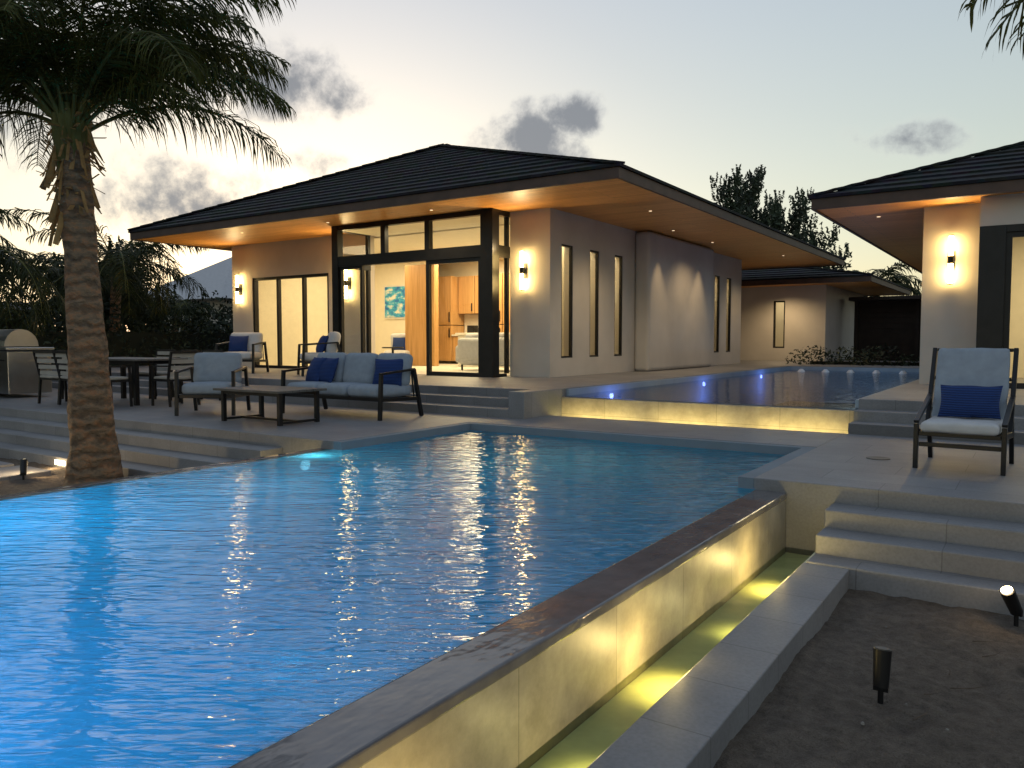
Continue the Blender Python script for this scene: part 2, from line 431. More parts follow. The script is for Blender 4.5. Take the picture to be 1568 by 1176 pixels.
g.make('guest_steps','deck',tr,bevel=.008)
g=G()
for i,(ya,yb) in enumerate([(5.71,6.0),(5.46,5.71),(5.22,5.46)]):
    g.box(-1.2,12,ya,yb,-.7,-.125*(i+1))
g.make('garden_steps','deck',tr,bevel=.01)
g=G()
for i in range(3):
    g.box(-24,-6.9,5.75-.3*(i+1),5.75-.3*i,-.7,-.125*(i+1))
g.make('garden_steps_b','deck',tr,bevel=.01)
g=G(); g.box(-1.22,-.94,-4,5.22,-.7,-.385); g.make('trough_kerb','deck',tr,bevel=.006)
g=G(); g.box(-6.9,-6.65,-4,5.75,-.7,-.40); g.make('trough_kerb_b','deck',tr,bevel=.006)
g=G(); g.cyl((-1.15,7.6,.002),(-1.15,7.6,.006),.10,n=24); g.make('drain_cover','graytable',tr)
g=G(); g.box(-11.6,-10.3,4.0,4.5,-.6,-.44); g.box(-10.1,-9.4,3.9,4.5,-.6,-.44); g.make('garden_pavers','deck',tr,bevel=.01)

# ------------------------------------------------------------------ lower pool
pl=root('swimming_pool')
g=G()
g.box(-6.1,-1.78,-4,8.1,-1.7,-1.6); g.box(-6.1,-1.78,8.1,8.2,-1.7,-.7)
g.make('basin_floor','basin',pl)
g=G(); g.box(-1.9,-1.78,6.0,8.1,-1.6,-.004); g.box(-6.1,-1.9,7.985,8.1,-1.6,-.004); g.box(-6.1,-5.985,5.75,7.985,-1.6,-.004)
g.make('waterline_tiles','basin2',pl)
g=G()
g.box(-6.1,-1.78,-4.15,-4,-1.7,-.1)
g.make('end_wall','basin',pl)
g=G(); g.box(-1.78,-1.53,-4.15,5.99,-1.7,-.10); g.make('infinity_wall','poolwall',pl,bevel=.012,seg=3)
g=G(); g.box(-6.3,-6.1,-4.15,5.74,-1.7,-.10); g.make('infinity_wall_b','poolwall',pl,bevel=.012,seg=3)
g=G(); g.box(-1.765,-1.527,-4.1,5.985,-.14,-.086); g.make('wet_edge','wetstone',pl,bevel=.012,seg=3)
g=G(); g.box(-6.31,-6.2,-4.1,5.735,-.14,-.086); g.make('wet_edge_b','wetstone',pl,bevel=.012,seg=3)
g=G(); g.add([(-6.21,-4.1,-.088),(-1.76,-4.1,-.088),(-1.76,5.99,-.088),(-1.9,5.99,-.088),(-1.9,7.985,-.088),(-5.985,7.985,-.088),(-5.985,5.74,-.088),(-6.21,5.74,-.088)],[tuple(range(8))]); g.make('water','water',pl)
g=G(); g.box(-1.526,-1.22,-4.1,5.99,-.7,-.54); g.box(-6.65,-6.3,-4.1,5.74,-.7,-.54); g.box(-1.22,-1.2,5.22,5.995,-.7,-.39); g.make('trough_floor','troughfloor',pl)
g=G(); g.add([(-1.53,-4.1,-.50),(-1.22,-4.1,-.50),(-1.22,5.99,-.50),(-1.53,5.99,-.50)],[(0,1,2,3)]); g.make('trough_water','water3',pl)
gl=G()
for y in (5.0,3.3,1.6,-.1):
    gl.cyl((-1.27,y,-.539),(-1.27,y,-.52),.03)
    light('POINT','trough_light',(-1.33,y,-.38),6.5,(1,.74,.26),pl,.05)
gl.make('trough_lamps','dimlamp',pl)
for y in (4.15,2.45,.75):
    light('POINT','trough_light',(-1.29,y,-.42),1.8,(1,.82,.32),pl,.05)
light('POINT','trough_light',(-6.45,5.35,-.35),4,(1,.72,.25),pl,.03)
for loc,pw,c in [((-5.6,1.9,-1.15),60,(.04,.50,1)),((-4.0,-1.0,-1.2),55,(.12,.50,1)),((-2.9,.5,-1.3),30,(.34,.42,1)),((-5.0,4.2,-1.25),16,(.06,.65,1)),((-3.8,6.4,-1.3),7,(.14,.85,.85))]:
    light('POINT','underwater_light',loc,pw,c,pl,.03)
g=G(); g.cyl((-6.1,5.35,-.2),(-6.07,5.35,-.2),.05); g.make('underwater_lamp','blue_lamp',pl)
light('POINT','underwater_light',(-5.9,5.35,-.2),2.6,(.5,.9,1),pl,.08)

# ------------------------------------------------------------------ upper pool
up=root('upper_pool')
g=G(); g.box(-5.7,-1.75,9.8,22.4,-.8,-.7); g.make('basin_floor','basin3',up)
g=G(); g.box(-5.7,-1.75,9.8,9.95,-.7,.24); g.make('weir_wall','poolwall',up,bevel=.01)
g=G(); g.box(-5.7,-5.66,9.95,22.4,-.7,.345); g.box(-1.79,-1.75,10.06,22.4,-.7,.345); g.box(-5.66,-1.79,22.36,22.4,-.7,.345); g.make('waterline_tiles','basin3',up)
g=G(); g.add([(-5.66,9.81,.252),(-1.76,9.81,.252),(-1.76,22.36,.252),(-5.66,22.36,.252)],[(0,1,2,3)]); g.make('water','water2',up)
g=G(); g.box(-5.95,-1.78,9.45,9.8,-.5,-.1); g.make('weir_trough','troughfloor',up)
for x in (-5.1,-3.75,-2.4):
    light('AREA','weir_light',(x,9.52,-.06),6,(1,.76,.26),up,1.1,rot=(R(60),0,0),sy=.03)
gv=G()
for y in (11.3,15.5,19.5,):
    gv.cyl((-5.66,y,.17),(-5.63,y,.17),.04)
    light('POINT','upper_pool_light',(-5.35,y,-.05),12,(.22,.33,1),up,.05)
light('POINT','upper_pool_light',(-3.5,20.5,-.3),26,(.4,.7,1),up,.05)
gv.make('upper_pool_lamps','violet_lamp',up)
gb=G()
for x in (-5.1,-4.5,-3.9,-3.3,-2.7,-2.2):
    gb.cyl((x,21.2,.25),(x,21.2,.32),.10,.04,n=10)
gb.make('bubblers','foam',up)

# ------------------------------------------------------------------ roofs
def hip_roof(par,x0,x1,y0,y1,zs,ra,rb,zr,n,fas=.16):
    E=[(x0,y0),(x1,y0),(x1,y1),(x0,y1)]; T=[ra,ra,rb,rb]
    z0=zs+fas
    def ring(t,out=0):
        cx=(x0+x1)/2;cy=(y0+y1)/2
        return [(e[0]+(q[0]-e[0])*t+out*(1 if e[0]>cx else -1),e[1]+(q[1]-e[1])*t+out*(1 if e[1]>cy else -1)) for e,q in zip(E,T)]
    g=G()
    for k in range(n):
        t0=k/n;t1=(k+1)/n; a=ring(t0,.03); b=ring(t1)
        za=z0+(zr-z0)*t0; zb=z0+(zr-z0)*t1
        vs=[(p[0],p[1],za-.012) for p in a]+[(p[0],p[1],za+.035) for p in a]+[(p[0],p[1],zb+.012) for p in b]
        fs=[]
        for i in range(4):
            j=(i+1)%4; fs+=[(i,j,4+j,4+i),(4+i,4+j,8+j,8+i)]
        g.add(vs,fs)
    g.make('roof_shingles','roof',par)
    g=G()
    for e,q in zip(E,T):
        m=int(n*1.6)
        for k in range(m):
            p=Vector((e[0]+(q[0]-e[0])*k/m,e[1]+(q[1]-e[1])*k/m,z0+(zr-z0)*k/m+.05)); r=Vector((e[0]+(q[0]-e[0])*(k+1.1)/m,e[1]+(q[1]-e[1])*(k+1.1)/m,z0+(zr-z0)*(k+1.1)/m+.035))
            g.bar(p,r,.22,.035)
    g.bar((ra[0],ra[1],zr+.04),(rb[0],rb[1],zr+.04),.25,.05)
    g.make('hip_caps','roof',par)
    g=G(); f=.05
    g.box(x0,x1,y0,y0+f,zs-.02,z0-.015); g.box(x0,x1,y1-f,y1,zs-.02,z0-.015); g.box(x0,x0+f,y0+f,y1-f,zs-.02,z0-.015); g.box(x1-f,x1,y0+f,y1-f,zs-.02,z0-.015)
    g.make('fascia','fascia',par)
    g=G(); g.box(x0+f,x1-f,y0+f,y1-f,zs,zs+.03); g.make('soffit','soffit',par)
def wall(g,axis,c0,c1,a0,a1,z0,z1,ops):
    def bx(p,q,za,zb):
        if q-p<1e-4 or zb-za<1e-4: return
        if axis=='x': g.box(p,q,c0,c1,za,zb)
        else: g.box(c0,c1,p,q,za,zb)
    cur=a0
    for (p,q,zb,zt) in sorted(ops):
        bx(cur,p,z0,z1); bx(p,q,z0,zb); bx(p,q,zt,z1); cur=q
    bx(cur,a1,z0,z1)
def frame(g,gg,axis,c,a0,a1,z0,z1,div=(),t=.06,d=.1,hd=()):
    def bx(p,q,za,zb,dd=d):
        if axis=='x': g.box(p,q,c-dd/2,c+dd/2,za,zb)
        else: g.box(c-dd/2,c+dd/2,p,q,za,zb)
    bx(a0,a0+t,z0,z1); bx(a1-t,a1,z0,z1); bx(a0+t,a1-t,z0,z0+t,d*.9); bx(a0+t,a1-t,z1-t,z1,d*.9)
    for x in div: bx(x-t/2,x+t/2,z0+t,z1-t,d*.8)
    for z in hd: bx(a0+t,a1-t,z-t/2,z+t/2,d*.7)
    if gg is not None:
        if axis=='x': gg.add([(a0,c,z0),(a1,c,z0),(a1,c,z1),(a0,c,z1)],[(0,1,2,3)])
        else: gg.add([(c,a0,z0),(c,a1,z0),(c,a1,z1),(c,a0,z1)],[(0,1,2,3)])
def sconce(par,x,y,z,upw=46):
    b=G(); e=G()
    b.box(x-.045,x+.045,y-.03,y,z-.14,z+.14); b.box(x-.02,x+.02,y-.12,y-.03,z-.02,z+.02)
    b.cyl((x,y-.12,z-.06),(x,y-.12,z+.06),.042)
    b.cyl((x,y-.12,z+.36),(x,y-.12,z+.38),.04); b.cyl((x,y-.12,z-.38),(x,y-.12,z-.36),.04)
    e.cyl((x,y-.12,z+.06),(x,y-.12,z+.36),.034,n=8); e.cyl((x,y-.12,z-.36),(x,y-.12,z-.06),.034,n=8)
    b.make('wall_sconce_body','black',par); e.make('wall_sconce_glass','sconce',par)
    light('SPOT','sconce_soffit_fill',(x,y-.18,z+.42),upw,(1,.72,.36),par,.04,rot=(R(180+55),0,0),spot=140,blend=1)  # added spot above the sconce, aimed outward to brighten the soffit

# ------------------------------------------------------------------ main villa
v=root('modern_villa'); ZS=3.52; F=.36
hip_roof(v,-18.4,-5.3,10.8,27.4,ZS,(-11.8,14.7),(-11.8,22.5),5.62,15)
WIN=[(13.05,13.5),(14.2,14.6),(15.32,15.72),(21.62,22.05),(22.65,23.05)]
g=G()
wall(g,'x',12.63,12.83,-8.5,-7.6,F,ZS,[])
wall(g,'y',-7.8,-7.6,12.83,24.0,F,ZS,[(a,b,.72,2.9) for a,b in WIN])
wall(g,'x',13.1,13.3,-17.6,-12.7,F,ZS,[(-16.8,-14.0,F,2.66)])
wall(g,'y',-17.6,-17.4,13.3,24,F,ZS,[])
wall(g,'x',23.8,24.0,-17.4,-7.8,F,ZS,[])
g.make('walls','stucco',v)
g=G(); g.box(-7.6,-7.22,16.3,20.5,F,ZS-.02); g.make('bump_out','stucco',v,bevel=.09,seg=4)
g=G(); gg=G()
for a,b in WIN:
    frame(g,gg,'y',-7.64,a,b,.72,2.9,t=.035,d=.06)
frame(g,gg,'x',13.18,-16.8,-14.0,F,2.66,div=(-15.87,-14.93),t=.07,d=.12)
Y=12.1
g.box(-12.76,-12.58,Y-.06,Y+.1,F,ZS); g.box(-8.78,-8.5,Y-.06,Y+.16,F,ZS)
g.box(-12.58,-8.78,Y-.05,Y+.08,2.64,2.86); g.box(-12.58,-8.78,Y-.05,Y+.08,ZS-.1,ZS)
for x in (-11.28,-10.1): g.box(x-.06,x+.06,Y-.045,Y+.07,2.86,ZS-.1)
gg.add([(-12.6,Y,2.8),(-8.7,Y,2.8),(-8.7,Y,ZS-.08),(-12.6,Y,ZS-.08)],[(0,1,2,3)])
frame(g,gg,'x',Y+.02,-12.58,-11.9,F,2.64,t=.06,d=.08)
frame(g,gg,'x',Y+.02,-10.15,-8.78,F,2.64,t=.08,d=.08)
g.box(-8.62,-8.5,Y+.16,12.63,2.64,2.86); g.box(-8.62,-8.5,Y+.16,12.63,ZS-.1,ZS); g.box(-8.6,-8.52,Y+.16,12.55,F,F+.06)
g.box(-8.6,-8.52,12.57,12.628,F+.06,ZS-.1)
gg.add([(-8.56,Y+.1,F),(-8.56,12.6,F),(-8.56,12.6,ZS),(-8.56,Y+.1,ZS)],[(0,1,2,3)])
g.box(-12.72,-12.62,Y+.1,13.098,2.64,2.86); g.box(-12.72,-12.62,Y+.1,13.098,ZS-.1,ZS); g.box(-12.72,-12.64,Y+.1,13.098,F,F+.06); g.box(-12.71,-12.63,13.02,13.096,F+.06,ZS-.1)
gg.add([(-12.67,Y+.1,F),(-12.67,13.1,F),(-12.67,13.1,ZS),(-12.67,Y+.1,ZS)],[(0,1,2,3)])
g.make('window_frames','black',v); gg.make('glazing','glass',v)
# interior
g=G()
g.box(-17.38,-7.82,13.32,23.78,ZS-.12,ZS-.05); g.box(-12.6,-8.62,12.2,13.32,ZS-.09,ZS-.04)
g.box(-17.38,-14.5,17.5,17.6,F,ZS-.12)
g.box(-17.38,-8.4,18.9,19.0,F,ZS-.12)
g.box(-17.39,-17.3,13.32,17.5,F,ZS-.12)
g.box(-8.40,-8.33,13.2,23.7,F,ZS-.12)  # added partition, a bright cream backing for the side windows
g.make('interior_walls','white_int',v)
g=G(); g.box(-17.38,-7.82,13.32,23.78,F+.001,F+.012); g.box(-12.56,-8.64,12.2,13.32,F+.001,F+.011); g.make('interior_floor','counter',v)
g=G()
g.box(-14.45,-13.42,16.3,16.5,F+.01,3.1)
KY=18.2
units=[(-15.5+.6*i) for i in range(11)]
istall=lambda x: x<-14.4 or -13.15<x<-11.9
for x in units:
    if istall(x): g.box(x,x+.575,KY,KY+.68,F+.1,1.5); g.box(x,x+.575,KY,KY+.68,1.52,2.95)
    else: g.box(x,x+.575,KY,KY+.68,F+.1,1.18); g.box(x,x+.575,KY+.3,KY+.68,1.85,2.95)
g.make('kitchen_cabinets','cab',v,bevel=.012)
g=G(); g.box(-14.3,-13.12,KY-.03,KY+.68,1.19,1.24); g.box(-14.3,-13.12,KY+.6,KY+.68,1.24,1.84); g.box(-11.9,-8.9,KY-.03,KY+.68,1.19,1.24); g.make('counter_and_splash','counter',v)
gk=G()
for x in units:
    tall=istall(x)
    gk.box(x+.49,x+.52,(KY if tall else KY+.3)-.03,(KY if tall else KY+.3)-.01,1.6 if tall else 1.92,1.9 if tall else 2.15)
    gk.box(x+.49,x+.52,KY-.03,KY-.01,1.15 if tall else .85,1.42 if tall else 1.1)
gk.box(-14.0,-13.5,KY-.04,KY-.028,.55,1.05); gk.box(-13.9,-13.65,KY+.2,KY+.4,1.24,1.5); gk.box(-13.5,-13.3,KY+.2,KY+.4,1.24,1.42)
gk.make('cabinet_handles','black',v)
g=G(); g.box(-12.7,-10.4,16.4,17.2,F+.01,1.2); g.box(-12.75,-10.35,16.35,17.25,1.2,1.26); g.make('kitchen_island','counter',v,bevel=.01)
g=G(); g.box(-16.25,-15.45,17.44,17.498,1.75,2.65); g.make('wall_art','art',v)
g=G(); g.box(-16.3,-15.4,17.46,17.499,1.70,2.70); g.make('art_frame','counter',v)
for x,y,p,s in [(-15.3,15.4,90,2),(-10.9,15.0,135,2.0),(-12.7,17.2,150,1.2)]:
    light('AREA','ceiling_light',(x,y,ZS-.14),p,(1,.80,.46),v,s)
light('AREA','window_fill_light',(-8.06,15.0,ZS-.14),48,(1,.80,.46),v,.2,sy=4.5)  # added light on the partition so the side windows look lit
light('AREA','window_fill_light',(-8.06,22.0,ZS-.14),26,(1,.80,.46),v,.2,sy=3)  # added fill behind the far side windows
light('AREA','ceiling_light',(-10.6,12.7,ZS-.12),18,(1,.80,.48),v,.5)
for x,y in [(-17.25,13.1),(-13.3,13.1),(-8.15,12.63)]: sconce(v,x,y,2.38)
gd=G()
def down(par,x,y,z,p,ang=110,rot=(0,0,0),dot=True):
    if dot: gd.cyl((x,y,z-.004),(x,y,z-.001),.03,n=12)
    if p: light('SPOT','downlight',(x,y,z-.02),p,WARM,par,.03,rot=rot,spot=ang,blend=.8)
for x,p in ((-15.2,110),(-12.4,0),(-9.6,90)): down(v,x,11.6,ZS,p,130)
for y,p in ((14.0,110),(18.3,90),(23.4,90)): down(v,-6.2,y,ZS,p,130,dot=(y!=18.3))
for y in (16.75,19.3): down(v,-6.86,y,ZS,80,58)
gd.make('downlight_lenses','dimlamp',v)

def indoor_sofa(loc,rz,w=1.9):
    s=root('indoor_sofa',loc,rz)
    g=G(); g.cushion((0,0,.26),(w,.85,.26),bulge=.05); g.cushion((0,.36,.50),(w*.97,.2,.52),bulge=.05)
    for i in (-1,0,1): g.cushion((i*w*.27,-.05,.44),(w*.26,.6,.15),bulge=.1); g.cushion((i*w*.27,.24,.68),(w*.26,.16,.38),rot=(R(-12),0,0),bulge=.2)
    g.cushion((-w/2,0,.38),(.18,.85,.42)); g.cushion((w/2,0,.38),(.18,.85,.42)); g.make('upholstery','cushion_w',s)
    g=G(); [g.cyl((a,b,0),(a,b,.14),.025) for a in(-w*.44,w*.44) for b in(-.35,.35)]; g.make('legs','black',s)
indoor_sofa((-10.3,14.7,F),R(165),1.8)
s=root('side_table',(-13.9,15.2,F)); g=G(); g.cyl((0,0,0),(0,0,.03),.2); g.cyl((0,0,.03),(0,0,.5),.03); g.cyl((0,0,.5),(0,0,.53),.28); g.make('table','black',s)
s=root('indoor_armchair',(-14.6,16.2,F),R(20)); g=G(); g.cushion((0,0,.3),(.7,.7,.25),bulge=.05); g.cushion((0,.32,.6),(.7,.2,.6),bulge=.05); g.make('upholstery','cushion_w',s); g=G(); g.cushion((0,.1,.6),(.45,.16,.4),pinch=True,rot=(R(-15),0,0)); g.make('pillow','pillow',s); g=G(); [g.cyl((a,b,0),(a,b,.2),.02) for a in(-.3,.3) for b in(-.3,.3)]; g.make('legs','black',s)

# ------------------------------------------------------------------ guest house (right)
v2=root('guest_house'); Z2=3.15
hip_roof(v2,-3.05,11,13.1,28.5,Z2,(4,20.1),(4,21.5),5.9,20)
g=G()
wall(g,'x',14.0,14.2,-1.55,-.75,F,Z2,[]); wall(g,'y',-1.55,-1.35,14.2,27,F,Z2,[]); wall(g,'x',26.8,27,-1.35,9.5,F,Z2,[]); wall(g,'y',9.3,9.5,14.2,26.8,F,Z2,[])
g.box(-.75,9.5,13.42,13.6,2.72,Z2)
wall(g,'x',14,14.2,6,9.3,F,Z2,[])
g.make('walls','stucco',v2)
g=G();gg=G()
g.box(-.75,-.42,13.40,13.58,F,2.718); g.box(-.75,-.66,13.58,14.0,F,Z2-.1); g.box(-.42,6,13.425,13.56,2.62,2.718)
frame(g,gg,'x',13.5,-.42,1.3,F,2.62,t=.08,d=.08); frame(g,gg,'x',13.56,1.3,3,F,2.62,t=.08,d=.08); frame(g,gg,'x',13.5,3,6,F,2.62,div=(4.5,),t=.08,d=.08)
g.make('window_frames','black',v2); gg.make('glazing','glass',v2)
g=G(); g.box(-1.33,9.28,17.5,17.6,F,Z2-.08); g.box(-1.34,9.28,14.22,26,Z2-.1,Z2-.03); g.box(-.6,6,13.62,14.22,Z2-.1,Z2-.03);g.box(-1.34,-1.30,14.22,17.5,F,Z2-.1); g.make('interior_walls','white_int',v2)
light('AREA','ceiling_light',(1.2,15.6,Z2-.12),120,(1,.80,.46),v2,2.0)
s=root('indoor_dining_chair',(.45,14.6,F),R(-60)); g=G(); g.cushion((0,0,.45),(.5,.5,.1)); g.cushion((0,.24,.75),(.5,.08,.5)); g.make('upholstery','sling',s); g=G(); [g.cyl((a,b,0),(a,b,.42),.02) for a in(-.22,.22) for b in(-.22,.22)]; g.make('legs','black',s)
sconce(v2,-1.15,14.0,2.3,26)
gd=G(); down(v2,-2.3,14.6,Z2,80,130); down(v2,.2,13.25,Z2,0); gd.make('downlight_lenses','dimlamp',v2)

# ------------------------------------------------------------------ rear house
v3=root('rear_pavilion')
hip_roof(v3,-14,-4.4,26.9,36,2.95,(-9.2,31),(-9.2,32),4.1,9)
g=G(); wall(g,'x',28.1,28.3,-13,-6.0,F,2.95,[(-7.75,-7.35,.8,2.45)]); wall(g,'y',-6.2,-6.0,28.3,35,F,2.95,[]); g.make('walls','stucco',v3)
g=G();gg=G(); frame(g,gg,'x',28.2,-7.75,-7.35,.8,2.45,t=.05,d=.1); g.make('window_frames','black',v3); gg.make('glazing','glass',v3)
g=G(); g.box(-9.5,-6.25,30,30.1,F,2.9); g.make('interior_walls','white_int',v3)
light('AREA','ceiling_light',(-7.8,29.2,2.8),16,(1,.8,.5),v3,.6)
gd=G(); down(v3,-7.2,26.95,2.95,170,150); gd.make('downlight_lenses','dimlamp',v3)

# ------------------------------------------------------------------ furniture
def seat_frame(g,w,d):
    for sx in (-w/2,w/2):
        g.bar((sx,-d/2,0),(sx,-d/2+.03,.60),.045,.05,(0,1,0)); g.bar((sx,-d/2+.01,.61),(sx,d/2-.13,.66),.05,.03)
        g.bar((sx,d/2-.14,.66),(sx,d/2+.02,0),.045,.05,(0,1,0)); g.bar((sx,-d/2+.02,.27),(sx,d/2-.05,.25),.03,.05)
    g.bar((-w/2,-d/2+.04,.27),(w/2,-d/2+.04,.27),.03,.05); g.bar((-w/2,d/2-.06,.25),(w/2,d/2-.06,.25),.03,.05)
    g.bar((-w/2,d/2-.12,.62),(w/2,d/2-.12,.62),.03,.05)
    for i in range(int(w/.16)): 
        x=-w/2+.1+i*.16; g.bar((x,d/2-.07,.27),(x,d/2-.12,.62),.025,.012)
def sofa(name,loc,rz,w,n,pillows,mat='cushion'):
    s=root(name,loc,rz); d=.82
    g=G(); seat_frame(g,w,d); g.make('frame','black',s,bevel=.004)
    g=G(); iw=w-.08; cw=iw/n
    for i in range(n):
        x=-iw/2+cw*(i+.5)
        g.cushion((x,-.04,.37),(cw-.008,.70,.16),bulge=.05)
        g.cushion((x,.23,.64),(cw-.012,.18,.48),rot=(R(-14),0,0),bulge=.12)
    g.make('cushions',mat,s)
    if pillows:
        g=G()
        for (x,a) in pillows: g.cushion((x,.04,.62),(.42,.17,.40),rot=(R(-22),0,R(a)),pinch=True)
        g.make('pillows','pillow',s)
    return s
sofa('outdoor_sofa',(-8.12,7.98,0),0,1.92,3,[(-.74,-18),(-.52,-8),(.70,24)])
sofa('patio_armchair',(-9.95,7.05,0),R(38),.78,1,[])
sofa('patio_armchair',(-14.35,10.9,F),R(30),.8,1,[(-.1,6)],'cushion_w')
sofa('patio_armchair',(-12.0,11.0,F),R(-35),.8,1,[(-.1,6)],'cushion_w')
t=root('coffee_table',(-8.3,6.72,0))
g=G()
for x in (-.55,.55):
    for y in (-.3,.3): g.bar((x,y,0),(x,y,.4),.05,.05)
    g.bar((x,-.3,.03),(x,.3,.03),.04,.03)
g.bar((-.55,-.3,.38),(.55,-.3,.38),.04,.04); g.bar((-.55,.3,.38),(.55,.3,.38),.04,.04); g.bar((-.55,0,.03),(.55,0,.03),.04,.03)
g.make('frame','black',t)
g=G()
for i in range(7): g.box(-.64,.64,-.4+i*.115,-.4+i*.115+.108,.405,.435)
g.make('slatted_top','graytable',t,bevel=.004)
t=root('dining_table',(-13.0,7.55,0))
g=G()
for x in (-.85,.85):
    for y in (-.38,.38): g.bar((x,y,0),(x,y,.72),.07,.07)
g.bar((-.85,-.38,.69),(.85,-.38,.69),.04,.06); g.bar((-.85,.38,.69),(.85,.38,.69),.04,.06); g.make('frame','black',t)
g=G()
for i in range(8): g.box(-1.0,1.0,-.48+i*.12,-.48+i*.12+.113,.725,.755)
g.make('slatted_top','graytable',t,bevel=.004)
def dchair(loc,rz):
    c=root('dining_chair',loc,rz); g=G()
    for x in (-.26,.26):
        g.bar((x,-.24,0),(x,-.22,.64),.03,.035,(0,1,0)); g.bar((x,.24,0),(x,.2,.45),.03,.035,(0,1,0)); g.bar((x,.2,.45),(x,.3,.88),.03,.035,(0,1,0))
        g.bar((x,-.24,.64),(x,.25,.65),.04,.025); g.bar((x,-.22,.42),(x,.22,.42),.025,.04)
    g.bar((-.26,-.22,.42),(.26,-.22,.42),.025,.04); g.bar((-.26,.2,.42),(.26,.2,.42),.025,.04); g.bar((-.26,.3,.87),(.26,.3,.87),.03,.04); g.make('frame','black',c)
    g=G(); g.cushion((0,0,.455),(.5,.46,.05))
    for i in range(4): g.bar((-.24,.215+.022*i,.52+.1*i),(.24,.215+.022*i,.52+.1*i),.015,.065)
    g.make('seat','sling',c)
random.seed(2)
for x in (-13.7,-13.0,-12.3): dchair((x+random.uniform(-.05,.05),6.75,0),R(180+random.uniform(-8,8)))
for x in (-13.6,-12.9,-12.2): dchair((x,8.35,0),R(random.uniform(-8,8)))
dchair((-11.65,7.55,0),R(-90)); dchair((-14.4,7.5,0),R(92))
# lounge chair
c=root('lounge_chair',(-.5,7.2,0),R(-3)); g=G(); w=.29
for x in (-w-.02,w+.02):
    g.bar((x,0,0),(x,.0,.37),.035,.045,(0,1,0)); g.bar((x,.74,0),(x,.60,.37),.035,.045,(0,1,0)); g.bar((x,0,.30),(x,.68,.26),.035,.05)
    g.bar((x,.50,.26),(x,.84,.98),.035,.05,(0,1,0))
    g.bar((x,-.01,.385),(x,.58,.56),.04,.025); g.bar((x,.58,.56),(x,.66,.58),.04,.025)
for y,z in ((0,.29),(.66,.26),(.33,.27),(.02,.20)): g.bar((-w,y,z),(w,y,z),.03,.035)
g.bar((-w,.84,.97),(w,.84,.97),.03,.03); g.bar((-w,.6,.45),(w,.6,.45),.02,.03); g.bar((-w,.72,.72),(w,.72,.72),.02,.03)
g.make('frame','black',c,bevel=.004)
g=G(); g.cushion((0,.27,.35),(.56,.66,.09),bulge=.05); g.make('seat_cushion','cushion_w',c)
g=G(); g.cushion((0,.66,.67),(.55,.07,.68),rot=(R(-24),0,0),bulge=.06); g.make('back_cushion','cushion',c)
g=G(); g.cushion((.02,.42,.54),(.46,.16,.30),rot=(R(-24),0,0),pinch=True); g.make('pillow','pillow',c)
# grill
b=root('barbecue_grill',(-16.5,7.1,0)); g=G()
g.box(-1.2,1.0,-.38,.38,.08,.86); g.box(-1.25,1.05,-.42,.42,.88,.93); g.make('island_body','steel',b,bevel=.01)
g=G()
for i in range(10):
    a0=math.pi*i/10;a1=math.pi*(i+1)/10
    y0,z0=-math.cos(a0)*.3,math.sin(a0)*.32+.95;y1,z1=-math.cos(a1)*.3,math.sin(a1)*.32+.95
    g.add([(-.3,y0,z0),(.7,y0,z0),(.7,y1,z1),(-.3,y1,z1)],[(0,1,2,3)],True)
for x in(-.3,.7): g.add([(x,-math.cos(math.pi*i/10)*.3,math.sin(math.pi*i/10)*.32+.95) for i in range(11)],[tuple(range(11))])
g.make('hood','steel',b)
g=G(); g.bar((-.2,-.36,1.1),(.6,-.36,1.1),.03,.03)
for x in (-1.0,-.5,0,.5): g.bar((x+.1,-.4,.7),(x+.4,-.4,.7),.02,.02); g.box(x-.02,x-.015,-.382,-.379,.1,.85)
for i in range(5): g.cyl((-.2+i*.2,-.42,.82),(-.2+i*.2,-.38,.82),.03,n=10)
g.make('handles_and_knobs','black',b)

# ------------------------------------------------------------------ garden lights
def glight(loc,rz,tilt,p,on=True):
    r=root('garden_spotlight',loc,rz); g=G()
    g.cyl((0,0,-.12),(0,0,.06),.012); g.box(-.03,.03,-.008,.008,.03,.07)
    d=Vector((0,math.sin(tilt),math.cos(tilt))); a=Vector((0,0,.05)); e=a+d*.16
    g.cyl(a,e,.032,.038,n=20); g.make('housing','black',r)
    g=G(); g.cyl(e+d*.001,e+d*.004,.030,n=20); g.make('lens','lamp' if on else 'graytable',r)
    if on: light('POINT','lamp_light',tuple(e+d*.05),p,WARM,r,.02)
glight((-.52,3.66,-.50),0,R(8),0,False)
glight((-.05,5.04,-.48),R(150),R(35),1.2)
glight((-9.3,4.15,-.47),R(60),R(30),14)
sl2=root('step_light',(-9.9,4.84,-.44)); g=G(); g.box(-.12,.12,-.006,.0,-.03,.03); g.make('lens','lamp',sl2); light('POINT','lamp_light',(0,-.1,0),2.0,WARM,sl2,.03)

